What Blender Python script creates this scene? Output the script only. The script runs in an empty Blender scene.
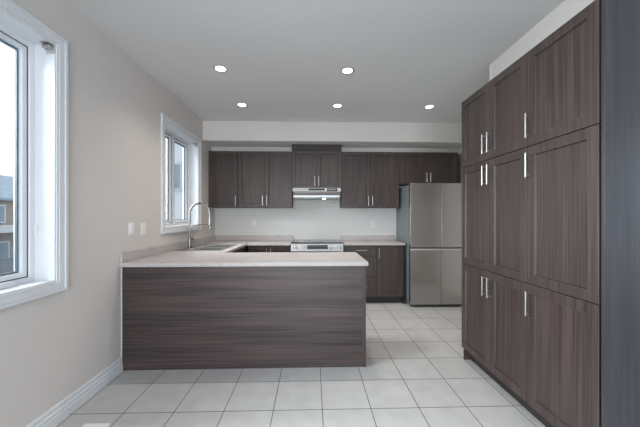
import bpy, bmesh, math
from mathutils import Vector, Matrix

S = bpy.context.scene
COL = S.collection

# ------------------------------------------------------------------ camera, sky, lights, exposure
cam_d = bpy.data.cameras.new('camera')
cam = bpy.data.objects.new('camera', cam_d)
COL.objects.link(cam)
cam.location = (0, 0, 1.30)
cam.rotation_euler = (math.pi / 2, 0, -0.0272)
cam_d.sensor_width = 36.0
cam_d.lens = 277.3 * 36 / 640
cam_d.shift_y = 3.85 / 640
cam_d.clip_start = 0.05
S.camera = cam

S.view_settings.view_transform = 'Standard'
S.view_settings.look = 'None'
S.view_settings.gamma = 1.0
S.view_settings.use_curve_mapping = False
S.view_settings.exposure = 0.36
S.cycles.max_bounces = 10
S.cycles.diffuse_bounces = 6
S.cycles.sample_clamp_indirect = 6.0
S.cycles.caustics_reflective = False
S.cycles.caustics_refractive = False
S.cycles.use_denoising = True

W = bpy.data.worlds.new('world')
S.world = W
W.use_nodes = True
wn = W.node_tree
bg = wn.nodes['Background']
tc = wn.nodes.new('ShaderNodeTexCoord')
nz = wn.nodes.new('ShaderNodeTexNoise')
nz.inputs['Scale'].default_value = 2.5
nz.inputs['Detail'].default_value = 5
rp = wn.nodes.new('ShaderNodeValToRGB')
rp.color_ramp.elements[0].position = 0.35
rp.color_ramp.elements[0].color = (0.82, 0.87, 0.93, 1)
rp.color_ramp.elements[1].position = 0.7
rp.color_ramp.elements[1].color = (0.95, 0.97, 1.0, 1)
wn.links.new(tc.outputs['Generated'], nz.inputs['Vector'])
wn.links.new(nz.outputs['Fac'], rp.inputs['Fac'])
wn.links.new(rp.outputs['Color'], bg.inputs['Color'])
bg.inputs['Strength'].default_value = 1.25


def area(name, loc, rot, sx, sy, power, color, spread=180):
    l = bpy.data.lights.new(name, 'AREA')
    l.shape = 'RECTANGLE'
    l.size, l.size_y = sx, sy
    l.energy = power
    l.color = color
    l.spread = math.radians(spread)
    o = bpy.data.objects.new(name, l)
    COL.objects.link(o)
    o.location = loc
    o.rotation_euler = rot
    return o


HP = math.pi / 2
# fill lamps at the added patio door and side window; daylight at both windows
area('added_rear_fill', (-0.1, -3.10, 1.15), (HP - 0.35, 0, 0), 2.3, 2.0, 126, (0.86, 0.93, 1.0))
area('added_side_fill', (4.65, -0.8, 1.6), (0, HP - 0.05, 0), 1.9, 2.6, 20, (0.58, 0.78, 1.0))
area('dining_window_daylight', (-2.9, 1.0, 2.5), (0, -HP + 0.18, 0), 2.0, 2.0, 115, (0.92, 0.96, 1.0), 95)
area('sink_window_daylight', (-2.15, 3.50, 1.9), (0, -HP + 0.4, 0), 1.3, 1.1, 34, (0.92, 0.96, 1.0), 95)

# ------------------------------------------------------------------ helpers
XL, XR, YB, YR, ZC = -1.62, 2.42, 4.65, -3.2, 2.724     # left wall, right wall, back wall, rear wall, ceiling


def lin(r, g, b):
    f = lambda c: (c / 255 / 12.92) if c / 255 <= 0.04045 else ((c / 255 + 0.055) / 1.055) ** 2.4
    return (f(r), f(g), f(b), 1)


def newmat(name):
    m = bpy.data.materials.new(name)
    m.use_nodes = True
    return m, m.node_tree, m.node_tree.nodes['Principled BSDF']


def plain(name, col, rough=0.5, metal=0.0, noise=0.0, nscale=8.0, emit=None, estr=0.0, bump=0.0, bscale=200.0, spec=None):
    m, t, b = newmat(name)
    b.inputs['Base Color'].default_value = col
    b.inputs['Roughness'].default_value = rough
    b.inputs['Metallic'].default_value = metal
    if spec is not None:
        b.inputs['Specular IOR Level'].default_value = spec
    co = t.nodes.new('ShaderNodeTexCoord')
    if noise > 0:
        n = t.nodes.new('ShaderNodeTexNoise')
        n.inputs['Scale'].default_value = nscale
        n.inputs['Detail'].default_value = 4
        t.links.new(co.outputs['Object'], n.inputs['Vector'])
        r = t.nodes.new('ShaderNodeValToRGB')
        r.color_ramp.elements[0].position = 0.3
        r.color_ramp.elements[1].position = 0.7
        r.color_ramp.elements[0].color = tuple(c * (1 - noise) for c in col[:3]) + (1,)
        r.color_ramp.elements[1].color = tuple(min(1, c * (1 + noise)) for c in col[:3]) + (1,)
        t.links.new(n.outputs['Fac'], r.inputs['Fac'])
        t.links.new(r.outputs['Color'], b.inputs['Base Color'])
    if bump > 0:
        n2 = t.nodes.new('ShaderNodeTexNoise')
        n2.inputs['Scale'].default_value = bscale
        t.links.new(co.outputs['Object'], n2.inputs['Vector'])
        bp = t.nodes.new('ShaderNodeBump')
        bp.inputs['Strength'].default_value = bump
        bp.inputs['Distance'].default_value = 0.002
        t.links.new(n2.outputs['Fac'], bp.inputs['Height'])
        t.links.new(bp.outputs['Normal'], b.inputs['Normal'])
    if emit:
        b.inputs['Emission Color'].default_value = emit
        b.inputs['Emission Strength'].default_value = estr
    return m


def wood(name, dark, light, axis='Z', rough=0.42, contrast=1.0, broad=0.5):
    """wood-look thermofoil, grain running along one axis"""
    m, t, b = newmat(name)
    co = t.nodes.new('ShaderNodeTexCoord')
    oi = t.nodes.new('ShaderNodeObjectInfo')
    add = t.nodes.new('ShaderNodeVectorMath')
    add.operation = 'ADD'
    comb = t.nodes.new('ShaderNodeMath')
    comb.operation = 'MULTIPLY'
    comb.inputs[1].default_value = 7.3
    t.links.new(oi.outputs['Random'], comb.inputs[0])
    t.links.new(co.outputs['Object'], add.inputs[0])
    t.links.new(comb.outputs[0], add.inputs[1])

    def layer(cross, along, detail, dist=0.0):
        mp = t.nodes.new('ShaderNodeMapping')
        sc = [cross, cross, cross]
        sc['XYZ'.index(axis)] = along
        mp.inputs['Scale'].default_value = sc
        n = t.nodes.new('ShaderNodeTexNoise')
        n.inputs['Scale'].default_value = 1.0
        n.inputs['Detail'].default_value = detail
        n.inputs['Distortion'].default_value = dist
        t.links.new(add.outputs[0], mp.inputs['Vector'])
        t.links.new(mp.outputs['Vector'], n.inputs['Vector'])
        return n
    a = layer(90, 1.6, 4)
    c = layer(14, 0.5, 3, 0.3)
    mx = t.nodes.new('ShaderNodeMix')
    mx.data_type = 'FLOAT'
    mx.inputs[0].default_value = broad
    t.links.new(a.outputs['Fac'], mx.inputs[2])
    t.links.new(c.outputs['Fac'], mx.inputs[3])
    r = t.nodes.new('ShaderNodeValToRGB')
    r.color_ramp.elements[0].position = 0.5 - 0.16 / contrast
    r.color_ramp.elements[1].position = 0.5 + 0.16 / contrast
    r.color_ramp.elements[0].color = dark
    r.color_ramp.elements[1].color = light
    t.links.new(mx.outputs[0], r.inputs['Fac'])
    t.links.new(r.outputs['Color'], b.inputs['Base Color'])
    b.inputs['Roughness'].default_value = rough
    bp = t.nodes.new('ShaderNodeBump')
    bp.inputs['Strength'].default_value = 0.06
    bp.inputs['Distance'].default_value = 0.001
    t.links.new(a.outputs['Fac'], bp.inputs['Height'])
    t.links.new(bp.outputs['Normal'], b.inputs['Normal'])
    return m


def tile_mat():
    m, t, b = newmat('floor_tile')
    co = t.nodes.new('ShaderNodeTexCoord')
    sep = t.nodes.new('ShaderNodeSeparateXYZ')
    t.links.new(co.outputs['Object'], sep.inputs[0])

    def math_(op, a, v2, v3=None):
        n = t.nodes.new('ShaderNodeMath')
        n.operation = op
        for i, v in enumerate((a, v2, v3)):
            if v is None:
                continue
            if isinstance(v, (int, float)):
                n.inputs[i].default_value = v
            else:
                t.links.new(v, n.inputs[i])
        return n.outputs[0]
    tw = 0.3303
    u = math_('DIVIDE', math_('SUBTRACT', sep.outputs['X'], 0.067), tw)
    v = math_('DIVIDE', math_('SUBTRACT', sep.outputs['Y'], 1.8748), tw)
    du = math_('ABSOLUTE', math_('SUBTRACT', u, math_('ROUND', u, 0.0)), 0.0)
    dv = math_('ABSOLUTE', math_('SUBTRACT', v, math_('ROUND', v, 0.0)), 0.0)
    d = math_('MINIMUM', du, dv)
    tilef = math_('SMOOTHSTEP' if False else 'GREATER_THAN', d, 0.0085)
    cid = t.nodes.new('ShaderNodeCombineXYZ')
    t.links.new(math_('FLOOR', u, 0.0), cid.inputs[0])
    t.links.new(math_('FLOOR', v, 0.0), cid.inputs[1])
    wnz = t.nodes.new('ShaderNodeTexWhiteNoise')
    t.links.new(cid.outputs[0], wnz.inputs['Vector'])
    n = t.nodes.new('ShaderNodeTexNoise')
    n.inputs['Scale'].default_value = 9
    n.inputs['Detail'].default_value = 6
    t.links.new(co.outputs['Object'], n.inputs['Vector'])
    r = t.nodes.new('ShaderNodeValToRGB')
    r.color_ramp.elements[0].position = 0.3
    r.color_ramp.elements[1].position = 0.75
    r.color_ramp.elements[0].color = (0.52, 0.51, 0.505, 1)
    r.color_ramp.elements[1].color = (0.59, 0.585, 0.58, 1)
    t.links.new(n.outputs['Fac'], r.inputs['Fac'])
    hv = t.nodes.new('ShaderNodeMix')
    hv.data_type = 'RGBA'
    hv.blend_type = 'MULTIPLY'
    hv.inputs[0].default_value = 1.0
    t.links.new(r.outputs['Color'], hv.inputs[6])
    g = math_('MULTIPLY_ADD', wnz.outputs['Value'], 0.06, 0.95)
    cg = t.nodes.new('ShaderNodeCombineXYZ')
    for i in range(3):
        t.links.new(g, cg.inputs[i])
    t.links.new(cg.outputs[0], hv.inputs[7])
    mx = t.nodes.new('ShaderNodeMix')
    mx.data_type = 'RGBA'
    mx.inputs[6].default_value = (0.13, 0.12, 0.11, 1)
    t.links.new(tilef, mx.inputs[0])
    t.links.new(hv.outputs[2], mx.inputs[7])
    t.links.new(mx.outputs[2], b.inputs['Base Color'])
    rr = math_('MULTIPLY_ADD', tilef, -0.45, 0.85)
    t.links.new(rr, b.inputs['Roughness'])
    bp = t.nodes.new('ShaderNodeBump')
    bp.inputs['Strength'].default_value = 0.4
    bp.inputs['Distance'].default_value = 0.002
    t.links.new(tilef, bp.inputs['Height'])
    t.links.new(bp.outputs['Normal'], b.inputs['Normal'])
    return m


def laminate():
    m, t, b = newmat('laminate_counter')
    co = t.nodes.new('ShaderNodeTexCoord')
    n = t.nodes.new('ShaderNodeTexNoise')
    n.inputs['Scale'].default_value = 14
    n.inputs['Detail'].default_value = 8
    n.inputs['Distortion'].default_value = 1.2
    t.links.new(co.outputs['Object'], n.inputs['Vector'])
    r = t.nodes.new('ShaderNodeValToRGB')
    r.color_ramp.elements[0].position = 0.36
    r.color_ramp.elements[1].position = 0.60
    r.color_ramp.elements[0].color = lin(176, 170, 169)
    r.color_ramp.elements[1].color = lin(188, 181, 181)
    t.links.new(n.outputs['Fac'], r.inputs['Fac'])
    t.links.new(r.outputs['Color'], b.inputs['Base Color'])
    b.inputs['Roughness'].default_value = 0.38
    return m


def steel(name, col, rough, axis='Z'):
    """brushed stainless: fine streaks in the roughness"""
    m, t, b = newmat(name)
    b.inputs['Base Color'].default_value = col
    b.inputs['Metallic'].default_value = 1.0
    co = t.nodes.new('ShaderNodeTexCoord')
    mp = t.nodes.new('ShaderNodeMapping')
    sc = [300, 300, 300]
    sc['XYZ'.index(axis)] = 3
    mp.inputs['Scale'].default_value = sc
    n = t.nodes.new('ShaderNodeTexNoise')
    n.inputs['Scale'].default_value = 1
    t.links.new(co.outputs['Object'], mp.inputs['Vector'])
    t.links.new(mp.outputs['Vector'], n.inputs['Vector'])
    mr = t.nodes.new('ShaderNodeMapRange')
    mr.inputs['To Min'].default_value = rough - 0.015
    mr.inputs['To Max'].default_value = rough + 0.02
    t.links.new(n.outputs['Fac'], mr.inputs['Value'])
    t.links.new(mr.outputs['Result'], b.inputs['Roughness'])
    b.inputs['Anisotropic'].default_value = 0.4
    return m


def glass_mat():
    m = bpy.data.materials.new('window_glass')
    m.use_nodes = True
    t = m.node_tree
    t.nodes.remove(t.nodes['Principled BSDF'])
    out = t.nodes['Material Output']
    tr = t.nodes.new('ShaderNodeBsdfTransparent')
    tr.inputs['Color'].default_value = (0.94, 0.97, 0.97, 1)
    gl = t.nodes.new('ShaderNodeBsdfGlossy')
    gl.inputs['Roughness'].default_value = 0.02
    fr = t.nodes.new('ShaderNodeFresnel')
    fr.inputs['IOR'].default_value = 1.35
    mx = t.nodes.new('ShaderNodeMixShader')
    ge = t.nodes.new('ShaderNodeNewGeometry')
    inv = t.nodes.new('ShaderNodeMath')
    inv.operation = 'SUBTRACT'
    inv.inputs[0].default_value = 1.0
    t.links.new(ge.outputs['Backfacing'], inv.inputs[1])
    mu = t.nodes.new('ShaderNodeMath')
    mu.operation = 'MULTIPLY'
    t.links.new(fr.outputs[0], mu.inputs[0])
    t.links.new(inv.outputs[0], mu.inputs[1])
    t.links.new(mu.outputs[0], mx.inputs[0])
    t.links.new(tr.outputs[0], mx.inputs[1])
    t.links.new(gl.outputs[0], mx.inputs[2])
    t.links.new(mx.outputs[0], out.inputs['Surface'])
    return m


def brick_mat():
    m, t, b = newmat('house_brick')
    co = t.nodes.new('ShaderNodeTexCoord')
    mp = t.nodes.new('ShaderNodeMapping')
    mp.inputs['Rotation'].default_value = (HP, 0, HP)
    br = t.nodes.new('ShaderNodeTexBrick')
    br.inputs['Color1'].default_value = lin(205, 158, 150)
    br.inputs['Color2'].default_value = lin(188, 145, 138)
    br.inputs['Mortar'].default_value = lin(150, 140, 135)
    br.inputs['Scale'].default_value = 4.0
    t.links.new(co.outputs['Object'], mp.inputs['Vector'])
    t.links.new(mp.outputs['Vector'], br.inputs['Vector'])
    t.links.new(br.outputs['Color'], b.inputs['Base Color'])
    b.inputs['Roughness'].default_value = 0.9
    return m


M = {
    'wall': plain('greige_wall_paint', (0.635, 0.597, 0.572, 1), 0.75, noise=0.012, nscale=3, bump=0.05, bscale=350),
    'soffit': plain('bulkhead_paint', (0.67, 0.65, 0.62, 1), 0.75, noise=0.01, nscale=3),
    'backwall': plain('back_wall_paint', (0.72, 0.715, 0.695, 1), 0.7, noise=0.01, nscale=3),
    'ceiling': plain('ceiling_paint', (0.655, 0.65, 0.645, 1), 0.9, noise=0.012, nscale=40, bump=0.15, bscale=250),
    'trim': plain('white_trim_paint', (0.70, 0.715, 0.74, 1), 0.35, noise=0.01),
    'vinyl': plain('white_vinyl', (0.72, 0.735, 0.76, 1), 0.3, noise=0.01),
    'gasket': plain('dark_gasket', (0.02, 0.022, 0.025, 1), 0.6, noise=0.05),
    'bead': plain('glazing_bead_grey', lin(96, 112, 122), 0.5, noise=0.03),
    'floor': tile_mat(),
    'wood': wood('dark_wood_vertical', lin(48, 38, 36), lin(80, 67, 64), 'Z', contrast=1.1, broad=0.32),
    'woodh': wood('dark_wood_horizontal', lin(38, 29, 29), lin(83, 69, 67), 'X', contrast=1.25, broad=0.5),
    'wood_sheen': wood('dark_wood_cool_sheen', lin(44, 41, 45), lin(70, 67, 73), 'Z', broad=0.6),  # dark wood with a bluish daylight sheen mixed into the colour
    'carcass': wood('dark_wood_carcass', lin(42, 34, 33), lin(57, 48, 46), 'Z'),
    'toe': plain('toe_kick_board', lin(44, 38, 38), 0.6, noise=0.1),
    'counter': laminate(),
    'nickel': plain('brushed_nickel', (0.52, 0.50, 0.48, 1), 0.34, 1.0, noise=0.03, nscale=60),
    'chrome': plain('chrome', (0.25, 0.24, 0.235, 1), 0.25, 1.0, noise=0.02, nscale=60),
    'steel': steel('stainless_appliance', (0.43, 0.405, 0.395, 1), 0.25, 'X'),
    'steel_bright': steel('stainless_bright', (0.74, 0.75, 0.76, 1), 0.3, 'X'),
    'sinksteel': steel('sink_steel', (0.48, 0.47, 0.465, 1), 0.25, 'Y'),
    'fridge_side': plain('fridge_side_grey', lin(112, 118, 120), 0.4, 0.0, noise=0.02),
    'black': plain('black_plastic', (0.012, 0.012, 0.013, 1), 0.35, noise=0.05),
    'blackglass': plain('black_ceramic_glass', (0.06, 0.06, 0.062, 1), 0.12, noise=0.03),
    'display': plain('display_digits', (0.25, 0.28, 0.30, 1), 0.4, noise=0.05),
    'plate': plain('switch_plate_white', (0.80, 0.81, 0.83, 1), 0.35, noise=0.01),
    'plate_warm': plain('outlet_plate_white', (0.82, 0.81, 0.79, 1), 0.35, noise=0.01),
    'slot': plain('outlet_slot', (0.05, 0.05, 0.05, 1), 0.6, noise=0.05),
    'ring': plain('light_trim_grey', (0.42, 0.42, 0.42, 1), 0.5, noise=0.02),
    'lip': plain('fridge_lip_satin', (0.62, 0.61, 0.60, 1), 0.55, 0.6, noise=0.02),
    'lamp': plain('led_disc', (0.9, 0.88, 0.85, 1), 0.5, noise=0.01, emit=(1.0, 0.93, 0.82, 1), estr=9.0),
    'glass': glass_mat(),
    'brick': brick_mat(),
    'siding': plain('pale_siding', lin(205, 207, 212), 0.8, noise=0.05, nscale=2),
    'roof': plain('grey_shingle', lin(150, 164, 178), 0.9, noise=0.15, nscale=5),
    'housetrim': plain('house_white_trim', lin(190, 194, 198), 0.6, noise=0.03),
    'housewin': plain('house_window_glass', lin(128, 140, 152), 0.15, noise=0.1),
    'snow': plain('snowy_ground', lin(150, 158, 168), 0.9, noise=0.15, nscale=0.7),
    'carpaint': plain('car_paint', lin(70, 78, 90), 0.25, noise=0.03),
    'redlamp': plain('tail_lamp_red', lin(170, 30, 40), 0.3, noise=0.05),
    'mesh': plain('grease_filter', (0.25, 0.25, 0.25, 1), 0.4, 1.0, noise=0.2, nscale=150),
}


class MB:
    """collects geometry in world coordinates, then links it as one object"""

    def __init__(self):
        self.bm = bmesh.new()

    def box(self, x0, x1, y0, y1, z0, z1):
        x0, x1 = min(x0, x1), max(x0, x1)
        y0, y1 = min(y0, y1), max(y0, y1)
        z0, z1 = min(z0, z1), max(z0, z1)
        v = [self.bm.verts.new(p) for p in ((x0, y0, z0), (x1, y0, z0), (x1, y1, z0), (x0, y1, z0),
                                            (x0, y0, z1), (x1, y0, z1), (x1, y1, z1), (x0, y1, z1))]
        for f in ((0, 3, 2, 1), (4, 5, 6, 7), (0, 1, 5, 4), (1, 2, 6, 5), (2, 3, 7, 6), (3, 0, 4, 7)):
            self.bm.faces.new([v[i] for i in f])
        return self

    def tube(self, pts, r, n=12, caps=True, radii=None):
        pts = [Vector(p) for p in pts]
        rings = []
        ref = None
        for i, p in enumerate(pts):
            if i == 0:
                d = pts[1] - pts[0]
            elif i == len(pts) - 1:
                d = pts[-1] - pts[-2]
            else:
                d = (pts[i + 1] - pts[i]).normalized() + (pts[i] - pts[i - 1]).normalized()
            d.normalize()
            if ref is None:
                ref = Vector((0, 0, 1)) if abs(d.z) < 0.9 else Vector((0, 1, 0))
            a = d.cross(ref).normalized()
            b = d.cross(a).normalized()
            ref = -b if False else ref
            rr = radii[i] if radii else r
            rings.append([self.bm.verts.new(p + (a * math.cos(2 * math.pi * k / n) + b * math.sin(2 * math.pi * k / n)) * rr) for k in range(n)])
        for i in range(len(rings) - 1):
            for k in range(n):
                self.bm.faces.new((rings[i][k], rings[i][(k + 1) % n], rings[i + 1][(k + 1) % n], rings[i + 1][k]))
        if caps:
            self.bm.faces.new(rings[0][::-1])
            self.bm.faces.new(rings[-1])
        return self

    def lathe(self, c, prof, n=32, axis='Z'):
        """prof: (radius, height) pairs about the axis through c"""
        c = Vector(c)
        rings = []
        for (r, hgt) in prof:
            ring = []
            for k in range(n):
                a = 2 * math.pi * k / n
                p = {'Z': (r * math.cos(a), r * math.sin(a), hgt),
                     'Y': (r * math.cos(a), hgt, r * math.sin(a)),
                     'X': (hgt, r * math.cos(a), r * math.sin(a))}[axis]
                ring.append(self.bm.verts.new(c + Vector(p)))
            rings.append(ring)
        for i in range(len(rings) - 1):
            for k in range(n):
                self.bm.faces.new((rings[i][k], rings[i][(k + 1) % n], rings[i + 1][(k + 1) % n], rings[i + 1][k]))
        self.bm.faces.new(rings[0][::-1])
        self.bm.faces.new(rings[-1])
        return self

    def prism(self, poly, axis, a0, a1):
        """extrude a 2D polygon along an axis: the polygon lies in the other two axes"""
        def mk(p, a):
            return {'X': (a, p[0], p[1]), 'Y': (p[0], a, p[1]), 'Z': (p[0], p[1], a)}[axis]
        v0 = [self.bm.verts.new(mk(p, a0)) for p in poly]
        v1 = [self.bm.verts.new(mk(p, a1)) for p in poly]
        n = len(poly)
        for i in range(n):
            self.bm.faces.new((v0[i], v0[(i + 1) % n], v1[(i + 1) % n], v1[i]))
        self.bm.faces.new(v0[::-1])
        self.bm.faces.new(v1)
        return self

    def cells(self, us, vs, inside, w0, w1, axis='Z'):
        """solid slab made of grid cells; inside(u, v) tells which are filled"""
        us, vs = sorted(set(us)), sorted(set(vs))
        cache = {}

        def vert(i, j, w):
            k = (i, j, w)
            if k not in cache:
                u, v = us[i], vs[j]
                cache[k] = self.bm.verts.new({'Z': (u, v, w), 'X': (w, u, v), 'Y': (u, w, v)}[axis])
            return cache[k]
        nu, nv = len(us) - 1, len(vs) - 1
        fill = [[inside((us[i] + us[i + 1]) / 2, (vs[j] + vs[j + 1]) / 2) for j in range(nv)] for i in range(nu)]
        for i in range(nu):
            for j in range(nv):
                if not fill[i][j]:
                    continue
                self.bm.faces.new([vert(i, j, w1), vert(i + 1, j, w1), vert(i + 1, j + 1, w1), vert(i, j + 1, w1)])
                self.bm.faces.new([vert(i, j + 1, w0), vert(i + 1, j + 1, w0), vert(i + 1, j, w0), vert(i, j, w0)])
                for (di, dj, a, b) in ((-1, 0, (i, j + 1), (i, j)), (1, 0, (i + 1, j), (i + 1, j + 1)),
                                       (0, -1, (i, j), (i + 1, j)), (0, 1, (i + 1, j + 1), (i, j + 1))):
                    ii, jj = i + di, j + dj
                    if 0 <= ii < nu and 0 <= jj < nv and fill[ii][jj]:
                        continue
                    self.bm.faces.new([vert(*a, w0), vert(*b, w0), vert(*b, w1), vert(*a, w1)])
        return self

    def build(self, name, mat, parent=None, loc=None, bevel=0.0, smooth=False, seg=2):
        bmesh.ops.recalc_face_normals(self.bm, faces=self.bm.faces)
        base = Vector(parent_world(parent)) if parent is not None else Vector(loc or (0, 0, 0))
        for v in self.bm.verts:
            v.co -= base
        me = bpy.data.meshes.new(name)
        self.bm.to_mesh(me)
        self.bm.free()
        me.materials.append(mat)
        o = bpy.data.objects.new(name, me)
        COL.objects.link(o)
        if parent is not None:
            o.parent = parent
        else:
            o.location = base
        if smooth:
            for p in me.polygons:
                p.use_smooth = True
            me.set_sharp_from_angle(angle=math.radians(40))
        if bevel > 0:
            b = o.modifiers.new('bevel', 'BEVEL')
            b.width = bevel
            b.segments = seg
            b.limit_method = 'ANGLE'
            b.angle_limit = math.radians(40)
        return o


def parent_world(p):
    v = Vector((0, 0, 0))
    while p is not None:
        v += p.location
        p = p.parent
    return v


def thing(name, label, cat, loc, group=None):
    o = bpy.data.objects.new(name, None)
    o.empty_display_size = 0.1
    COL.objects.link(o)
    o.location = loc
    return tag(o, label, cat, group)


def tag(o, label, cat, group=None):
    o['label'] = label
    o['category'] = cat
    if group:
        o['group'] = group
    return o


def struct(o):
    o['kind'] = 'structure'
    return o


# ------------------------------------------------------------------ room shell
PX0, PY0, PY1 = 1.367, 1.262, 2.510          # pantry front plane, near and far end
BX, BY = 1.655, 2.55                          # wall over the pantry, its far corner
NX = 1.985                                    # back of the pantry niche
W1 = (0.42, 1.793, 0.896, 2.385)              # window openings: y0, y1, z0, z1
W2 = (3.076, 3.975, 1.191, 2.348)
PD = (-1.2, 1.2, 0.02, 2.12)                  # opening of the added patio door: x0, x1, z0, z1

struct(MB().box(XL - 0.2, 4.6, YR - 0.2, YB + 0.2, -0.12, 0).build('floor', M['floor']))
struct(MB().box(XL - 0.2, 4.6, YR - 0.2, YB + 0.2, ZC, ZC + 0.12).build('ceiling', M['ceiling']))


def hole(*hs):
    return lambda u, v: not any(h[0] < u < h[1] and h[2] < v < h[3] for h in hs)


struct(MB().cells([YR - 0.2, YB + 0.2, W1[0], W1[1], W2[0], W2[1]], [0, ZC, W1[2], W1[3], W2[2], W2[3]],
                  hole(W1, W2), XL - 0.2, XL, 'X').build('wall_left', M['wall']))
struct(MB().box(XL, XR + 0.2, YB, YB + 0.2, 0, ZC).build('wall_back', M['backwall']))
struct(MB().box(XR, XR + 0.2, PY1 + 0.006, YB, 0, ZC).build('wall_right', M['soffit']))
# short wing wall behind the pantry end, niche wall behind the pantry, wall beside it and above it
struct(MB().box(BX, XR, PY1 + 0.006, BY, 0, ZC).build('wall_wing', M['soffit']))
struct(MB().box(NX, 4.4, PY0 + 0.03, PY1 + 0.006, 0, ZC).build('wall_niche', M['wall']))
W3 = (-2.1, 0.5, 0.55, 2.45)  # opening of the added living-side window
struct(MB().cells([YR - 0.2, PY0 + 0.03, W3[0], W3[1]], [0, ZC, W3[2], W3[3]], hole(W3), 4.4, 4.6, 'X').build('wall_right_near', M['wall']))
struct(MB().box(BX, NX, PY0 + 0.03, PY1 + 0.006, 2.362, ZC).build('wall_above_pantry', M['wall']))
struct(MB().cells([XL, 4.6, PD[0], PD[1]], [0, ZC, PD[2], PD[3]], hole(PD), YR - 0.2, YR, 'Y').build('wall_rear', M['wall']))
# bulkhead over the back run of cabinets
struct(MB().box(XL, XR, 4.135, YB, 2.436, ZC).build('ceiling_bulkhead', M['soffit']))
# furred-out wall strip between the wall cabinets and the bulkhead
struct(MB().box(XL, -0.324, 4.50, YB, 2.338, 2.436).build('trim_2', M['soffit']))
struct(MB().box(0.458, XR, 4.50, YB, 2.338, 2.436).build('trim_3', M['soffit']))

# baseboards: stepped colonial profile
bprof = [(0, 0), (0.017, 0), (0.017, 0.052), (0.012, 0.056), (0.0115, 0.063), (0.0155, 0.067), (0.0145, 0.078), (0.008, 0.083), (0.0075, 0.091), (0.011, 0.095), (0.011, 0.108), (0.007, 0.116), (0, 0.118)]
struct(MB().prism([(XL + a, b) for a, b in bprof], 'Y', YR, 2.392).build('baseboard_left', M['trim']))
struct(MB().prism([(PY0 + 0.03 - a, b) for a, b in bprof], 'X', NX, 4.4).build('baseboard_right', M['trim']))
# white scribe strip between the peninsula back and the wall
struct(MB().box(XL, XL + 0.005, 2.392, 2.404, 0.0, 0.878).build('trim_1', M['trim'], bevel=0.003))


def window(idx, op, crank_y, lock):
    y0, y1, z0, z1 = op
    XF = XL - 0.118                       # inner face of the vinyl frame
    fr = MB()
    fr.cells([y0, y1, y0 + 0.036, y1 - 0.036, (y0 + y1) / 2 - 0.02, (y0 + y1) / 2 + 0.02], [z0, z1, z0 + 0.036, z1 - 0.036],
             hole((y0 + 0.036, (y0 + y1) / 2 - 0.02, z0 + 0.036, z1 - 0.036), ((y0 + y1) / 2 + 0.02, y1 - 0.036, z0 + 0.036, z1 - 0.036)),
             XF - 0.075, XF, 'X')
    root = struct(fr.build('window_%d' % idx, M['vinyl'], loc=(XF, (y0 + y1) / 2, z0), bevel=0.003))
    # jamb liner
    MB().cells([y0, y1, y0 + 0.008, y1 - 0.008], [z0, z1, z0 + 0.008, z1 - 0.008],
               hole((y0 + 0.008, y1 - 0.008, z0 + 0.008, z1 - 0.008)), XF, XL + 0.002, 'X').build('jamb', M['trim'], root)
    # casing: three stepped bands around the opening
    cs = MB()
    for (a, b, t) in ((0.0, 0.014, 0.010), (0.014, 0.050, 0.014), (0.050, 0.070, 0.021)):
        cs.cells([y0 - b, y0 - a, y1 + a, y1 + b], [z0 - b, z0 - a, z1 + a, z1 + b],
                 hole((y0 - a, y1 + a, z0 - a, z1 + a)), XL, XL + t, 'X')
    cs.build('casing', M['trim'], root, bevel=0.0025)
    ym = (y0 + y1) / 2
    for (a, b) in ((y0 + 0.036, ym - 0.02), (ym + 0.02, y1 - 0.036)):
        s = 0.031
        c0, c1, d0, d1 = a + 0.002, b - 0.002, z0 + 0.038, z1 - 0.038
        sash = MB().cells([c0, c1, c0 + s, c1 - s], [d0, d1, d0 + s, d1 - s], hole((c0 + s, c1 - s, d0 + s, d1 - s)),
                          XF - 0.068, XF - 0.016, 'X').build('sash', M['vinyl'], root, bevel=0.004)
        g0, g1, h0, h1 = c0 + s, c1 - s, d0 + s, d1 - s
        MB().cells([g0, g1, g0 + 0.011, g1 - 0.011], [h0, h1, h0 + 0.011, h1 - 0.011],
                   hole((g0 + 0.011, g1 - 0.011, h0 + 0.011, h1 - 0.011)), XF - 0.048, XF - 0.036, 'X').build('glazing_bead', M['bead'], sash)
        # thin dark weather seal between sash and frame
        MB().cells([c0 - 0.0019, c1 + 0.0019, c0 + 0.003, c1 - 0.003], [d0 - 0.0019, d1 + 0.0019, d0 + 0.003, d1 - 0.003],
                   hole((c0 + 0.003, c1 - 0.003, d0 + 0.003, d1 - 0.003)), XF - 0.018, XF - 0.0145, 'X').build('weather_seal', M['gasket'], sash)
        MB().box(XF - 0.043, XF - 0.039, g0 + 0.011, g1 - 0.011, h0 + 0.011, h1 - 0.011).build('pane', M['glass'], sash)
    # crank operator on the sill and a small lock lever
    ck = MB()
    ck.box(XF, XF + 0.028, crank_y - 0.05, crank_y + 0.05, z0 + 0.009, z0 + 0.030)
    ck.tube([(XF + 0.022, crank_y + 0.03, z0 + 0.033), (XF + 0.030, crank_y - 0.02, z0 + 0.036), (XF + 0.032, crank_y - 0.075, z0 + 0.026)], 0.006, 8)
    ck.build('crank', M['vinyl'], root, bevel=0.003)
    for ly in lock:
        MB().box(XF, XF + 0.018, ly - 0.008, ly + 0.008, z0 + 0.30, z0 + 0.36).build('lock_lever', M['vinyl'], root, bevel=0.004)
    return root


window(1, W1, 1.60, (1.785,))
window(2, W2, 3.35, (3.95,))

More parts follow.
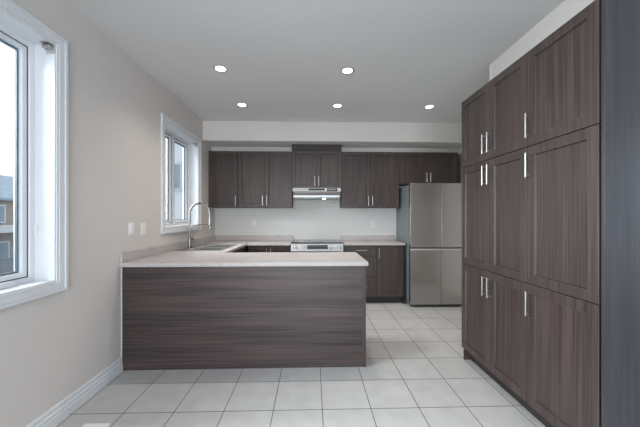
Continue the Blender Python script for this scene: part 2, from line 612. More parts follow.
# made-up patio door behind the camera, added for its light (only daylight and reflections of it reach the picture)
x0, x1, z0, z1 = PD
pd = struct(MB().cells([x0, x0 + 0.06, -0.04, 0.04, x1 - 0.06, x1], [z0, z0 + 0.06, z1 - 0.06, z1],
                       hole((x0 + 0.06, -0.04, z0 + 0.06, z1 - 0.06), (0.04, x1 - 0.06, z0 + 0.06, z1 - 0.06)), YR - 0.12, YR - 0.05, 'Y')
            .build('door_1', M['vinyl'], loc=(0, YR - 0.08, z0), bevel=0.004))
MB().box(x0 + 0.06, -0.04, YR - 0.09, YR - 0.085, z0 + 0.06, z1 - 0.06).build('pane', M['glass'], pd)
MB().box(0.04, x1 - 0.06, YR - 0.09, YR - 0.085, z0 + 0.06, z1 - 0.06).build('pane', M['glass'], pd)

# made-up living-side window, added for cool light on the pantry end panel
y0, y1, z0, z1 = W3
ym = (y0 + y1) / 2
w3 = struct(MB().cells([y0, y0 + 0.06, ym - 0.03, ym + 0.03, y1 - 0.06, y1], [z0, z0 + 0.06, z1 - 0.06, z1],
                       hole((y0 + 0.06, ym - 0.03, z0 + 0.06, z1 - 0.06), (ym + 0.03, y1 - 0.06, z0 + 0.06, z1 - 0.06)), 4.45, 4.53, 'X')
            .build('window_3', M['vinyl'], loc=(4.5, ym, z0), bevel=0.004))
for a, b in ((y0 + 0.06, ym - 0.03), (ym + 0.03, y1 - 0.06)):
    MB().box(4.485, 4.49, a, b, z0 + 0.06, z1 - 0.06).build('pane', M['glass'], w3)

# ------------------------------------------------------------------ cabinet building blocks
class Face:
    """a vertical cabinet face: u runs along it, w points out of it into the room"""

    def __init__(self, facing, plane):
        self.f, self.p = facing, plane

    def pt(self, u, w, z):
        return {'-Y': (u, self.p - w, z), '+Y': (u, self.p + w, z), '-X': (self.p - w, u, z), '+X': (self.p + w, u, z)}[self.f]


DT = 0.019                                   # door thickness


def door(face, u0, u1, z0, z1, parent, mat, name='door', frame=0.058, gap=0.002):
    """five-piece look door: flat frame, small sloped step, recessed centre panel"""
    u0, u1 = min(u0, u1) + gap, max(u0, u1) - gap
    z0, z1 = z0 + gap, z1 - gap
    m = MB()
    rings = [(0.0, 0.001), (0.0, DT - 0.002), (0.002, DT), (frame, DT), (frame + 0.0045, DT - 0.011), (frame + 0.010, DT - 0.011)]
    vr = []
    for (ins, w) in rings:
        vr.append([m.bm.verts.new(face.pt(u, w, z)) for u, z in ((u0 + ins, z0 + ins), (u1 - ins, z0 + ins), (u1 - ins, z1 - ins), (u0 + ins, z1 - ins))])
    for a, b in zip(vr[:-1], vr[1:]):
        for k in range(4):
            m.bm.faces.new((a[k], a[(k + 1) % 4], b[(k + 1) % 4], b[k]))
    m.bm.faces.new(vr[0][::-1])
    m.bm.faces.new(vr[-1])
    return m.build(name, mat, parent)


def slab(face, u0, u1, z0, z1, parent, mat, name='drawer_front', gap=0.0015):
    m = MB()
    a, b = face.pt(u0 + gap, 0.001, z0 + gap), face.pt(u1 - gap, DT, z1 - gap)
    m.box(a[0], b[0], a[1], b[1], a[2], b[2])
    return m.build(name, mat, parent, bevel=0.0015)


def pull(face, u, zc, parent, length=0.152, horizontal=False, r=0.0055, reach=0.032):
    """straight bar pull on two posts"""
    m = MB()
    L = length / 2
    cc = L - 0.013
    if horizontal:
        m.tube([face.pt(u - L, DT + reach, zc), face.pt(u + L, DT + reach, zc)], r, 10)
        for s in (-cc, cc):
            m.tube([face.pt(u + s, DT, zc), face.pt(u + s, DT + reach, zc)], r * 0.8, 8)
    else:
        m.tube([face.pt(u, DT + reach, zc - L), face.pt(u, DT + reach, zc + L)], r, 10)
        for s in (-cc, cc):
            m.tube([face.pt(u, DT, zc + s), face.pt(u, DT + reach, zc + s)], r * 0.8, 8)
    return m.build('handle', M['nickel'], parent, smooth=True)


# ------------------------------------------------------------------ tall pantry on the right
TOE = 0.112
S1, S2, PT = 1.749, 0.8805, 2.355
F = Face('-X', PX0 + DT)
D3, D2, PYN = 1.733, 2.112, 1.286            # door boundaries along the wall
CX = PX0 + DT


def pantry(label, y0, y1, doors, loc):
    t = thing('pantry_cabinet', label, 'pantry', loc)
    MB().box(CX, 1.97, y0, y1, TOE - 0.004, PT).build('carcass', M['carcass'], t)
    MB().box(CX + 0.062, CX + 0.078, y0, y1, 0, TOE - 0.004).build('toe_kick', M['toe'], t)
    for (a, b, hy) in doors:
        for (z0, z1, hz) in ((TOE, S2, 0.759), (S2, S1, 1.629), (S1, PT, 1.876)):
            d = door(F, a, b, z0, z1, t, M['wood'])
            pull(F, hy, hz, d)
    return t


p1 = pantry('tall double-door dark wood pantry cabinet at the far, fridge end of the wall', D3 - 0.001 + 0.001, PY1 - 0.014,
            ((D2, PY1, 2.150), (D3, D2, 2.090)), (1.6, (D3 + PY1) / 2, 0))
MB().box(CX, 1.97, PY1 - 0.014, PY1 - 0.001, 0, PT).build('end_panel', M['wood'], p1)
p2 = pantry('tall single-width dark wood pantry cabinet nearest the camera with wide doors', PY0 + 0.019, D3 - 0.001,
            ((PYN, D3, 1.703),), (1.6, (PY0 + D3) / 2, 0))
ep = MB().box(PX0 + 0.001, 1.97, PY0, PY0 + 0.016, 0, PT).build('end_panel', M['wood_sheen'], p2, bevel=0.0012)
ep['label'] = 'dark wood end panel with cool daylight sheen painted into its colour'

# ------------------------------------------------------------------ upper cabinets on the back wall
UF = 4.36
UZ0, UZ1 = 1.455, 2.336


def upper(name, label, x0, x1, z0, z1, doors, yfront=UF, mat='wood', hz=None):
    t = thing(name, label, 'cabinet', ((x0 + x1) / 2, YB, z0), 'wall cabinets above the back counter')
    MB().box(x0, x1, yfront + DT, YB - 0.001, z0, z1).build('carcass', M['carcass'], t)
    f = Face('-Y', yfront + DT)
    for (a, b, hx) in doors:
        d = door(f, a, b, z0, z1, t, M[mat], frame=0.055)
        pull(f, hx, (hz or z0 + 0.105), d)
    return t


upper('wall_cabinet', 'single-door dark wood wall cabinet in the back left corner beside the window', XL + 0.002, -1.163, UZ0, UZ1, ((XL + 0.004, -1.163, -1.192),))
upper('wall_cabinet', 'two-door dark wood wall cabinet just left of the range hood', -1.161, -0.324, UZ0, UZ1,
      ((-1.161, -0.742, -0.775), (-0.742, -0.324, -0.710)))
upper('wall_cabinet', 'two-door dark wood wall cabinet between the range hood and the fridge', 0.458, 1.370, UZ0, UZ1,
      ((0.458, 0.914, 0.880), (0.914, 1.370, 0.946)))
upper('wall_cabinet', 'short two-door dark wood wall cabinet above the fridge', 1.372, 2.328, 1.822, UZ1,
      ((1.372, 1.842, 1.808), (1.842, 2.308, 1.868)), hz=1.932)
hc = upper('hood_cabinet', 'two-door dark wood cabinet reaching the bulkhead above the range hood', -0.322, 0.456, 1.750, 2.434,
           ((-0.322, 0.067, 0.036), (0.067, 0.456, 0.098)), yfront=4.31, hz=1.862)
# its doors stop at the height of the neighbours, with a valance board above
for ch in list(hc.children):
    if ch.name.startswith('door'):
        for v in ch.data.vertices:
            if v.co.z > 0.5:
                v.co.z -= 0.098
MB().box(-0.322, 0.456, 4.31, 4.31 + DT - 0.001, 2.340, 2.434).build('valance', M['carcass'], hc, bevel=0.002)

# ------------------------------------------------------------------ range hood
rh = thing('range_hood', 'slim stainless range hood under the middle wall cabinet', 'range hood', (0.067, YB, 1.585))
MB().prism([(YB - 0.002, 1.748), (4.215, 1.748), (4.205, 1.694), (YB - 0.002, 1.694)], 'X', -0.300, 0.434).build('body', M['steel_bright'], rh, bevel=0.002)
MB().prism([(YB - 0.003, 1.6938), (4.212, 1.6938), (4.262, 1.640), (YB - 0.003, 1.640)], 'X', -0.296, 0.430).build('lower_body', M['steel'], rh)
MB().prism([(YB - 0.002, 1.6398), (4.225, 1.6398), (4.215, 1.634), (4.213, 1.606), (4.222, 1.602), (YB - 0.002, 1.602)], 'X', -0.285, 0.419).build('visor', M['steel_bright'], rh, bevel=0.002)
MB().prism([(4.2155, 1.742), (4.212, 1.742), (4.203, 1.698), (4.2065, 1.698)], 'X', 0.218, 0.378).build('control_strip', M['black'], rh)
MB().prism([(4.2145, 1.740), (4.2120, 1.740), (4.2055, 1.708), (4.2085, 1.708)], 'X', -0.06, 0.19).build('vent_slot', M['gasket'], rh)
for k in range(4):
    MB().box(0.235 + 0.033 * k, 0.253 + 0.033 * k, 4.2055, 4.2100, 1.716, 1.724).build('button', M['plate'], rh)
MB().box(-0.27, 0.406, 4.26, YB - 0.05, 1.594, 1.602).build('filter', M['mesh'], rh)
MB().lathe((0.18, 4.36, 1.588), [(0.026, 0), (0.028, 0.006)], 20).build('lamp', M['lamp'], rh)

# ------------------------------------------------------------------ base cabinets
CZ0, CZ1 = 0.881, 0.917                       # counter slab


def base_body(t, x0, x1, y0, y1, front, mat='carcass', top=CZ0 - 0.001):
    """carcass with a recessed toe space on the given side"""
    r = 0.07
    MB().box(x0, x1, y0, y1, TOE, top).build('carcass', M[mat], t)
    a = {'-Y': (x0, x1, y0 + r, y0 + r + 0.016), '+Y': (x0, x1, y1 - r - 0.016, y1 - r),
         '+X': (x1 - r - 0.016, x1 - r, y0, y1)}[front]
    MB().box(*a, 0, TOE).build('toe_kick', M['toe'], t)


# right of the range: drawer stack and door cabinet
t = thing('drawer_cabinet', 'dark wood base cabinet with three drawers just right of the range', 'cabinet', (0.715, 4.4, 0))
base_body(t, 0.466, 0.960, 4.12 + DT, YB - 0.001, '-Y')
f = Face('-Y', 4.12 + DT)
for (z0, z1) in ((0.722, 0.876), (0.417, 0.722), (TOE, 0.417)):
    d = slab(f, 0.466, 0.960, z0, z1, t, M['wood'], 'drawer')
    pull(f, 0.73, (z0 + z1) / 2 + 0.01, d, horizontal=True)
t = thing('base_cabinet', 'single-door dark wood base cabinet right beside the fridge', 'cabinet', (1.17, 4.4, 0))
base_body(t, 0.961, 1.362, 4.12 + DT, YB - 0.001, '-Y')
d = door(f, 0.961, 1.360, TOE, 0.876, t, M['wood'])
pull(f, 0.99, 0.765, d)
MB().box(1.362, 1.378, 4.121, YB - 0.001, 0, CZ0 - 0.001).build('end_panel', M['carcass'], t)
# left of the range
t = thing('base_cabinet', 'two-door dark wood base cabinet left of the range, mostly behind the peninsula', 'cabinet', (-0.66, 4.4, 0))
base_body(t, -0.955, -0.330, 4.12 + DT, YB - 0.001, '-Y')
for (a, b, hx) in ((-0.955, -0.645, -0.675), (-0.645, -0.330, -0.615)):
    d = door(f, a, b, TOE, 0.876, t, M['wood'])
    pull(f, hx, 0.775, d)
# sink run along the window wall
t = thing('sink_cabinet', 'dark wood sink base cabinet under the kitchen window', 'cabinet', (-1.28, 3.7, 0))
MB().cells([XL + 0.002, XL + 0.02, -1.010, -0.993], [3.052, 3.07, YB - 0.02, YB - 0.001],
           lambda x, y: not (XL + 0.02 < x < -1.010 and 3.07 < y < YB - 0.02), TOE, CZ0 - 0.001).build('carcass', M['carcass'], t)
MB().box(-1.075, -1.060, 3.052, YB - 0.001, 0, TOE).build('toe_kick', M['toe'], t)
fx = Face('+X', -0.993)
for (a, b, hy) in ((3.06, 3.555, 3.52), (3.555, 4.05, 3.59)):
    d = door(fx, a, b, TOE, 0.876, t, M['wood'])
    pull(fx, hy, 0.765, d)

# peninsula
pn = thing('peninsula_cabinet', 'kitchen peninsula with plain dark wood back panel of horizontal grain', 'cabinet', (-0.57, 2.7, 0))
MB().box(XL + 0.006, 0.437, 2.400, 2.418, 0, CZ0 - 0.001).build('back_panel', M['woodh'], pn)
MB().box(0.438, 0.464, 2.397, 3.03, 0, CZ0 - 0.001).build('end_panel', M['wood'], pn, bevel=0.001)
MB().box(XL + 0.006, 0.437, 2.419, 3.0, TOE, CZ0 - 0.001).build('carcass', M['carcass'], pn)
MB().box(XL + 0.014, 0.432, 2.92, 2.936, 0, TOE).build('toe_kick', M['toe'], pn)
fp = Face('+Y', 3.0)
for k in range(2):
    d = door(fp, -0.90 + 0.665 * k, -0.235 + 0.665 * k, TOE, 0.876, pn, M['wood'])
    pull(fp, (-0.27, -0.20)[k], 0.765, d)

# ------------------------------------------------------------------ countertops
SK = (-1.560, -1.045, 3.205, 3.905)           # sink outline
HX0, HX1, HY0, HY1 = SK[0] + 0.015, SK[1] - 0.015, SK[2] + 0.015, SK[3] - 0.015


def counter_in(x, y):
    if HX0 < x < HX1 and HY0 < y < HY1:
        return False
    if y < 3.05:
        return x < 0.481
    if x < -0.960:
        return True
    return y > 4.10 and x < -0.325


ct = thing('countertop', 'pale marbled laminate countertop wrapping from the peninsula past the sink', 'countertop', (-0.57, 2.7, CZ0))
MB().cells([XL + 0.001, HX0, HX1, -0.960, -0.325, 0.481], [2.365, 3.05, HY0, HY1, 4.10, YB - 0.001], counter_in, CZ0, CZ1).build(
    'slab', M['counter'], ct, bevel=0.007, seg=3)
MB().cells([XL + 0.001, XL + 0.021, -0.325], [2.372, YB - 0.021, YB - 0.001],
           lambda x, y: x < XL + 0.021 or y > YB - 0.021, CZ1, 1.003).build('backsplash', M['counter'], ct, bevel=0.004)
c2 = thing('countertop', 'short pale laminate countertop between the range and the fridge', 'countertop', (0.93, 4.4, CZ0))
MB().box(0.464, 1.388, 4.10, YB - 0.001, CZ0, CZ1).build('slab', M['counter'], c2, bevel=0.007, seg=3)
MB().box(0.464, 1.388, YB - 0.021, YB - 0.001, CZ1, 1.003).build('backsplash', M['counter'], c2, bevel=0.004)

# ------------------------------------------------------------------ sink and faucet
sk = thing('kitchen_sink', 'double-bowl stainless drop-in sink under the kitchen window', 'sink', (-1.3, 3.55, CZ1))
B1 = (-1.460, -1.075, 3.235, 3.540)
B2 = (-1.460, -1.075, 3.570, 3.875)
MB().cells([SK[0], SK[1], B1[0], B1[1]], [SK[2], SK[3], B1[2], B1[3], B2[2], B2[3]], hole(B1, B2), CZ1 + 0.0005, CZ1 + 0.008).build(
    'rim', M['sinksteel'], sk, bevel=0.002)
for b in (B1, B2):
    m = MB()
    ins = [(0, CZ1 + 0.004), (0.004, CZ1 - 0.01), (0.012, CZ1 - 0.16), (0.04, CZ1 - 0.178)]
    rr = []
    for (i, z) in ins:
        rr.append([m.bm.verts.new(p) for p in ((b[0] + i, b[2] + i, z), (b[1] - i, b[2] + i, z), (b[1] - i, b[3] - i, z), (b[0] + i, b[3] - i, z))])
    for p, q in zip(rr[:-1], rr[1:]):
        for k in range(4):
            m.bm.faces.new((p[k], p[(k + 1) % 4], q[(k + 1) % 4], q[k]))
    m.bm.faces.new(rr[-1])
    bo = m.build('bowl', M['sinksteel'], sk)
    MB().lathe(((b[0] + b[1]) / 2, (b[2] + b[3]) / 2, CZ1 - 0.178), [(0.042, 0), (0.042, 0.003), (0.03, 0.004)], 20).build('drain', M['chrome'], bo)

FX, FY, FZ = -1.516, 3.47, CZ1 + 0.008
fc = thing('kitchen_faucet', 'tall chrome spring-neck pull-down faucet standing behind the sink', 'faucet', (FX, FY, FZ))
MB().lathe((FX, FY, FZ), [(0.030, 0), (0.030, 0.006), (0.020, 0.012), (0.0165, 0.15), (0.014, 0.16)], 24).build('body', M['chrome'], fc, smooth=True)
R = 0.125
arch = [(FX, FY, FZ + 0.15), (FX, FY, FZ + 0.30), (FX, FY, FZ + 0.425)]
for k in range(1, 17):
    a = math.pi * k / 16
    arch.append((FX + R - R * math.cos(a), FY, FZ + 0.425 + R * math.sin(a)))
arch += [(FX + 2 * R, FY, FZ + 0.36), (FX + 2 * R, FY, FZ + 0.345)]
MB().tube(arch, 0.0095, 12).build('neck', M['chrome'], fc, smooth=True)
# coil spring wrapped round the neck
pts = [Vector(p) for p in arch[1:]]
seg = [0]
for a, b in zip(pts[:-1], pts[1:]):
    seg.append(seg[-1] + (b - a).length)
turns = 52
N = turns * 10
coil = []
for i in range(N + 1):
    s = seg[-1] * i / N
    k = max(j for j in range(len(seg)) if seg[j] <= s + 1e-9)
    k = min(k, len(seg) - 2)
    tt = (s - seg[k]) / max(1e-9, seg[k + 1] - seg[k])
    p = pts[k].lerp(pts[k + 1], tt)
    d = (pts[k + 1] - pts[k]).normalized()
    n1 = Vector((0, 1, 0))
    n2 = d.cross(n1).normalized()
    a = 2 * math.pi * turns * i / N
    coil.append(p + (n1 * math.cos(a) + n2 * math.sin(a)) * 0.0128)
MB().tube(coil, 0.0022, 5).build('spring', M['chrome'], fc, smooth=True)
ex = FX + 2 * R
MB().lathe((ex, FY, FZ + 0.225), [(0.013, 0), (0.019, 0.004), (0.017, 0.05), (0.014, 0.09), (0.011, 0.12)], 20).build('spray_head', M['chrome'], fc, smooth=True)
hd = MB()
hd.tube([(FX, FY, FZ + 0.235), (FX + 0.05, FY, FZ + 0.275), (FX + 0.12, FY, FZ + 0.285), (ex - 0.02, FY, FZ + 0.285)], 0.0055, 8)
hd.lathe((ex, FY, FZ + 0.275), [(0.0185, 0), (0.021, 0.003), (0.021, 0.017), (0.0185, 0.02)], 20)
hd.build('holder_arm', M['chrome'], fc, smooth=True)
lv = MB()
lv.tube([(FX + 0.018, FY, FZ + 0.105), (FX + 0.045, FY, FZ + 0.105)], 0.011, 12)
lv.tube([(FX + 0.038, FY, FZ + 0.105), (FX + 0.045, FY - 0.02, FZ + 0.145)], 0.005, 8)
lv.build('lever', M['chrome'], fc, smooth=True)

# ------------------------------------------------------------------ range
rg = thing('kitchen_range', 'stainless slide-in electric range behind the peninsula', 'range', (0.071, 4.4, 0))
RX0, RX1 = -0.314, 0.456
MB().box(RX0, RX1, 4.105, YB - 0.03, 0.02, 0.912).build('body', M['steel'], rg)
MB().box(RX0 - 0.003, RX1 + 0.003, 4.108, YB - 0.022, 0.913, 0.930).build('cooktop', M['blackglass'], rg, bevel=0.003)
for (bx, by, br) in ((-0.12, 4.27, 0.10), (0.26, 4.27, 0.085), (-0.12, 4.50, 0.08), (0.26, 4.50, 0.10)):
    MB().lathe((bx, by, 0.930), [(br, 0), (br, 0.0004), (br - 0.004, 0.0006)], 40).build('burner_ring', M['display'], rg)
MB().prism([(4.124, 0.912), (4.106, 0.908), (4.072, 0.800), (4.104, 0.800), (4.124, 0.82)], 'X', RX0, RX1).build('control_panel', M['steel_bright'], rg, bevel=0.002)


def on_panel(s, out):
    """point on the slanted control panel, s from the bottom (0) to the top (1)"""
    a, b = Vector((0, 4.072, 0.800)), Vector((0, 4.106, 0.908))
    d = (b - a).normalized()
    n = Vector((0, -d.z, d.y))
    return a + (b - a) * s + n * out


def panel_box(x0, x1, s0, s1, t, name, mat, par, b=0.0):
    m = MB()
    p = [on_panel(s0, 0.0003), on_panel(s1, 0.0003), on_panel(s1, t), on_panel(s0, t)]
    m.prism([(q.y, q.z) for q in p], 'X', x0, x1)
    return m.build(name, mat, par, bevel=b)


dsp = panel_box(-0.078, 0.226, 0.28, 0.82, 0.002, 'display', M['black'], rg)
for i in range(10):
    panel_box(-0.062 + 0.028 * i, -0.046 + 0.028 * i, 0.38, 0.45, 0.0026, 'touch_key', M['display'], dsp)
    panel_box(-0.062 + 0.028 * i, -0.046 + 0.028 * i, 0.60, 0.67, 0.0026, 'touch_key', M['display'], dsp)
for kx in (-0.255, -0.122, 0.268, 0.402):
    m = MB()
    c, n = on_panel(0.52, 0.0), (on_panel(0.5, 1.0) - on_panel(0.5, 0.0))
    q = [Vector((kx, c.y, c.z)) + n * w for w in (0.0046, 0.008, 0.009, 0.030, 0.033)]
    m.tube(q, 0.02, 20, radii=[0.027, 0.027, 0.021, 0.019, 0.016])
    kb = m.build('knob', M['steel_bright'], rg, smooth=True)
    m = MB()
    m.tube([Vector((kx, c.y, c.z)) + n * w for w in (0.0005, 0.0045)], 0.0315, 20)
    m.build('bezel', M['chrome'], kb, smooth=True)
od = MB().box(RX0 + 0.003, RX1 - 0.003, 4.070, 4.104, 0.225, 0.797).build('oven_door', M['steel'], rg, bevel=0.003)
MB().box(-0.20, 0.34, 4.068, 4.070, 0.35, 0.65).build('oven_window', M['blackglass'], od)
m = MB()
m.tube([(-0.27, 4.028, 0.745), (0.41, 4.028, 0.745)], 0.011, 12)
for s in (-0.24, 0.38):
    m.tube([(s, 4.070, 0.745), (s, 4.028, 0.745)], 0.008, 8)
m.build('oven_handle', M['steel_bright'], od, smooth=True)
MB().box(RX0 + 0.003, RX1 - 0.003, 4.075, 4.104, 0.05, 0.219).build('drawer', M['steel'], rg, bevel=0.003)
for fx_ in (RX0 + 0.05, RX1 - 0.05):
    for fy_ in (4.17, 4.57):
        MB().lathe((fx_, fy_, 0), [(0.018, 0), (0.018, 0.02)], 12).build('foot', M['black'], rg)

# ------------------------------------------------------------------ refrigerator
fr = thing('refrigerator', 'tall grey stainless four-door refrigerator beside the dark pantry', 'refrigerator', (1.86, 4.3, 0))
GX0, GX1, GM = 1.408, 2.312, 1.857
MB().box(GX0 + 0.003, GX1 - 0.003, 4.040, 4.635, 0.028, 1.778).build('body', M['fridge_side'], fr, bevel=0.004)
MB().box(GX0 + 0.010, GX1 - 0.010, 4.000, 4.041, 0.035, 1.77).build('door_gasket', M['black'], fr)
MB().box(GX0 + 0.02, GX1 - 0.02, 4.00, 4.035, 0.012, 0.034).build('kick_grille', M['black'], fr)
for (a, b) in ((GX0, GM - 0.003), (GM + 0.003, GX1)):
    MB().box(a, b, 3.95, 4.000, 0.866, 1.795).build('upper_door', M['steel'], fr, bevel=0.0025, seg=2)
    ld = MB().box(a, b, 3.95, 4.000, 0.042, 0.826).build('lower_door', M['steel'], fr, bevel=0.0025, seg=2)
    MB().prism([(3.952, 0.824), (3.949, 0.846), (3.955, 0.849), (3.972, 0.828)], 'X', a + 0.002, b - 0.002).build('handle_lip', M['lip'], ld)
    MB().box(a + 0.004, b - 0.004, 3.985, 4.000, 0.824, 0.868).build('handle_recess', M['black'], ld)
for a in (GX0 + 0.06, GX1 - 0.06):
    MB().box(a - 0.04, a + 0.04, 3.97, 4.06, 1.7785, 1.806).build('hinge_cover', M['black'], fr, bevel=0.004)
    for y in (4.08, 4.59):
        MB().lathe((a, y, 0), [(0.022, 0), (0.018, 0.028)], 14).build('foot', M['black'], fr)

# ------------------------------------------------------------------ recessed ceiling lights
spots = ((-0.879, 2.678, 'recessed ceiling light left in the nearer row, over the peninsula'),
         (0.340, 2.681, 'recessed ceiling light right in the nearer row, over the peninsula'),
         (-0.890, 3.528, 'leftmost recessed ceiling light in the farther row near the bulkhead'),
         (0.319, 3.524, 'middle recessed ceiling light in the farther row near the bulkhead'),
         (1.503, 3.524, 'rightmost recessed ceiling light in the farther row, before the fridge'))


def make_light():
    t = thing('ceiling_light', '', 'ceiling light', (0, 0, ZC), 'recessed ceiling lights')
    prof = [(0.046, -0.001), (0.050, -0.006), (0.064, -0.004), (0.068, 0.0)]
    m = MB()
    n = 36
    rings = [[m.bm.verts.new((r * math.cos(2 * math.pi * k / n), r * math.sin(2 * math.pi * k / n), ZC + hh)) for k in range(n)] for r, hh in prof]
    for a, b in zip(rings[:-1], rings[1:]):
        for k in range(n):
            m.bm.faces.new((a[k], a[(k + 1) % n], b[(k + 1) % n], b[k]))
    m.build('trim_ring', M['ring'], t, smooth=True)
    MB().lathe((0, 0, ZC - 0.0035), [(0.046, 0), (0.046, 0.0033)], n).build('diffuser', M['lamp'], t)
    return t


proto = make_light()
for i, (x, y, lab) in enumerate(spots):
    if i == 0:
        r = proto
    else:
        r = proto.copy()
        COL.objects.link(r)
        for ch in proto.children:
            c = ch.copy()
            COL.objects.link(c)
            c.parent = r
    r.location = (x, y, ZC)
    r['label'] = lab
    l = bpy.data.lights.new('downlight', 'SPOT')
    l.energy = 27
    l.spot_size = math.radians(130)
    l.spot_blend = 0.8
    l.color = (1.0, 0.90, 0.79)
    l.shadow_soft_size = 0.045
    lo = bpy.data.objects.new('downlight', l)
    COL.objects.link(lo)
    lo.location = (x, y, ZC - 0.012)

# ------------------------------------------------------------------ small fittings
def plate(label, name, cat, face, u, z, kind, mat='plate', group=None):
    t = thing(name, label, cat, face.pt(u, 0, z), group)

    def bx(u0, u1, w0, w1, z0, z1, nm, mt, par, bev=0.0):
        a, b = face.pt(u + u0, w0, z + z0), face.pt(u + u1, w1, z + z1)
        return MB().box(a[0], b[0], a[1], b[1], a[2], b[2]).build(nm, M[mt], par, bevel=bev)
    bx(-0.036, 0.036, 0.0003, 0.006, -0.057, 0.057, 'cover_plate', mat, t, 0.002)
    if kind == 'switch':
        bx(-0.017, 0.017, 0.006, 0.010, -0.034, 0.034, 'rocker', 'plate', t, 0.002)
    else:
        for s in (-0.02, 0.02):
            r = bx(-0.016, 0.016, 0.006, 0.0075, s - 0.015, s + 0.015, 'receptacle', mat, t, 0.001)
            for q in (-0.006, 0.006):
                bx(q - 0.0012, q + 0.0012, 0.0075, 0.0079, s - 0.002, s + 0.008, 'slot', 'slot', r)
    return t


fl = Face('+X', XL)
fb = Face('-Y', YB)
plate('white light switch plate on the left wall, farther from the kitchen window', 'light_switch', 'switch', fl, 2.522, 1.196, 'switch')
plate('white outlet plate on the left wall, closer to the kitchen window', 'wall_outlet', 'outlet', fl, 2.702, 1.190, 'outlet', 'plate_warm')
plate('white wall outlet on the back wall left of the range', 'wall_outlet', 'outlet', fb, -0.967, 1.204, 'outlet', 'plate_warm')
plate('white wall outlet on the back wall between range and fridge', 'wall_outlet', 'outlet', fb, 1.023, 1.186, 'outlet', 'plate_warm')

# blind brackets left in the upper corners of the window jambs
for (y1, z1, lab) in ((W1[1] - 0.009, W1[3] - 0.009, 'small grey blind bracket in the top corner of the large left window'),
                      (W2[1] - 0.009, W2[3] - 0.009, 'small grey blind bracket in the top corner of the kitchen window')):
    t = thing('blind_bracket', lab, 'bracket', (XL - 0.04, y1 - 0.02, z1))
    MB().box(XL - 0.050, XL + 0.004, y1 - 0.003, y1 - 0.0005, z1 - 0.05, z1 - 0.0005).build('side_plate', M['lip'], t)
    MB().box(XL - 0.050, XL + 0.004, y1 - 0.045, y1 - 0.003, z1 - 0.003, z1 - 0.0005).build('top_plate', M['nickel'], t)
    MB().box(XL - 0.049, XL - 0.002, y1 - 0.030, y1 - 0.003, z1 - 0.028, z1 - 0.006).build('clip', M['nickel'], t, bevel=0.003)

# floor register in the near left corner
t = thing('floor_register', 'white metal floor vent on the tiles along the left wall', 'vent', (-1.345, 1.63, 0))
slots = [1.505 + 0.0285 * i for i in range(9)]


def reg_in(x, y):
    return not (abs(x + 1.345) < 0.05 and any(s < y < s + 0.014 for s in slots) and abs(x + 1.345) > 0.004)


ys = [1.475, 1.780] + slots + [s + 0.014 for s in slots]
MB().cells([-1.425, -1.395, -1.349, -1.341, -1.295, -1.268], ys, reg_in, 0.0005, 0.007).build('grille', M['plate'], t, bevel=0.002)
MB().box(-1.40, -1.29, 1.49, 1.765, 0.0003, 0.0015).build('damper', M['slot'], t)

# ------------------------------------------------------------------ outside the windows
GZ = -2.4
g = MB().box(-70, -1.9, -40, 90, GZ - 0.2, GZ).build('snowy_yard', M['snow'])
g['kind'] = 'structure'


def house(label, x, y0, y1, wall, ez, rz, depth, windows):
    t = thing('house', label, 'house', (x - depth / 2, (y0 + y1) / 2, GZ))
    MB().box(x - depth, x, y0, y1, GZ, ez).build('walls', M[wall], t)
    o = 0.35
    MB().prism([(x + o, ez - 0.1), (x + o, ez + 0.08), (x - depth / 2, rz), (x - depth - o, ez + 0.08), (x - depth - o, ez - 0.1)], 'Y', y0 - 0.2, y1 + 0.2).build('roof', M['roof'], t)
    for (wy, wz, ww, wh) in windows:
        w = MB().box(x, x + 0.06, wy - ww / 2 - 0.1, wy + ww / 2 + 0.1, wz - 0.1, wz + wh + 0.1).build('window', M['housetrim'], t)
        MB().box(x + 0.06, x + 0.08, wy - ww / 2, wy + ww / 2, wz, wz + wh).build('pane', M['housewin'], w)
    MB().box(x, x + 1.2, y0 + 0.5, y1 - 0.5, 0.25, 0.75).build('porch_roof', M['housetrim'], t)
    MB().box(x, x + 0.07, y0 + 1.0, y0 + 3.6, GZ, GZ + 2.2).build('garage_door', M['housetrim'], t)
    return t


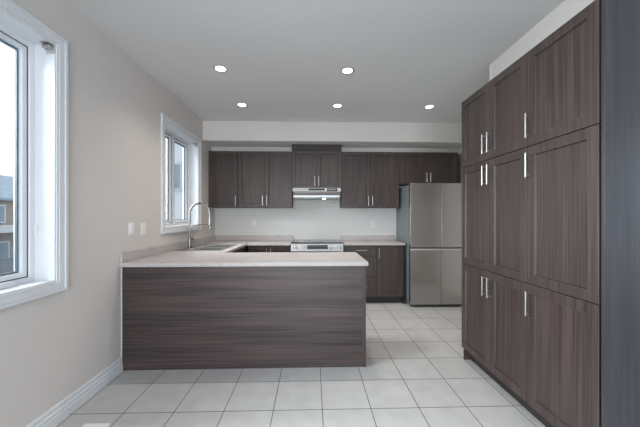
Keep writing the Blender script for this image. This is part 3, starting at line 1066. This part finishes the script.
for i, (lab, y0) in enumerate((('brick townhouse across the street, far right of the large window view', 22.2), ('brick townhouse across the street, seen at the left edge of the window', 14.4),
                               ('brick townhouse across the street beyond the left edge of the view', 6.6))):
    house(lab, -22, y0, y0 + 7.4, 'brick', 2.6, 4.9, 9, ((y0 + 1.8, 1.0, 1.1, 1.1), (y0 + 5.4, 1.0, 1.1, 1.1), (y0 + 5.4, -1.9, 1.6, 1.4)))

nb = thing('house', 'pale siding neighbouring house close beyond the kitchen window', 'house', (-4.0, 11.5, GZ))
MB().box(-5.0, -1.95, 9.0, 15, GZ, 6.2).build('walls', M['siding'], nb)
for z in (2.15, -0.5):
    w = MB().box(-4.46, -4.16, 8.94, 9.0, z, z + 0.9).build('window', M['housetrim'], nb)
    MB().box(-4.40, -4.22, 8.92, 8.94, z + 0.07, z + 0.83).build('pane', M['housewin'], w)
MB().prism([(-5.1, 6.2), (-3.35, 7.6), (-1.6, 6.2)], 'Y', 8.8, 15.2).build('roof', M['roof'], nb)

cr = thing('parked_car', 'dark parked car on the snowy street outside the large window', 'car', (-15.5, 15.3, GZ))
MB().prism([(12.9, GZ + 0.35), (12.85, GZ + 0.75), (13.0, GZ + 0.98), (13.9, GZ + 1.05), (14.5, GZ + 1.5), (16.2, GZ + 1.52), (16.9, GZ + 1.1), (17.5, GZ + 0.95), (17.55, GZ + 0.4)], 'X', -16.4, -14.6).build('body', M['carpaint'], cr, bevel=0.06)
MB().prism([(14.1, GZ + 1.08), (14.6, GZ + 1.42), (16.1, GZ + 1.44), (16.6, GZ + 1.1)], 'X', -16.42, -14.58).build('side_windows', M['housewin'], cr)
for y in (13.7, 16.7):
    for x in (-16.3, -14.7):
        MB().lathe((x - 0.11, y, GZ + 0.33), [(0.33, 0), (0.33, 0.22)], 20, 'X').build('wheel', M['black'], cr)
for y in (12.84, 17.5):
    for x in (-16.2, -14.9):
        MB().box(x, x + 0.25, y, y + 0.06, GZ + 0.68, GZ + 0.85).build('tail_lamp', M['redlamp'], cr)
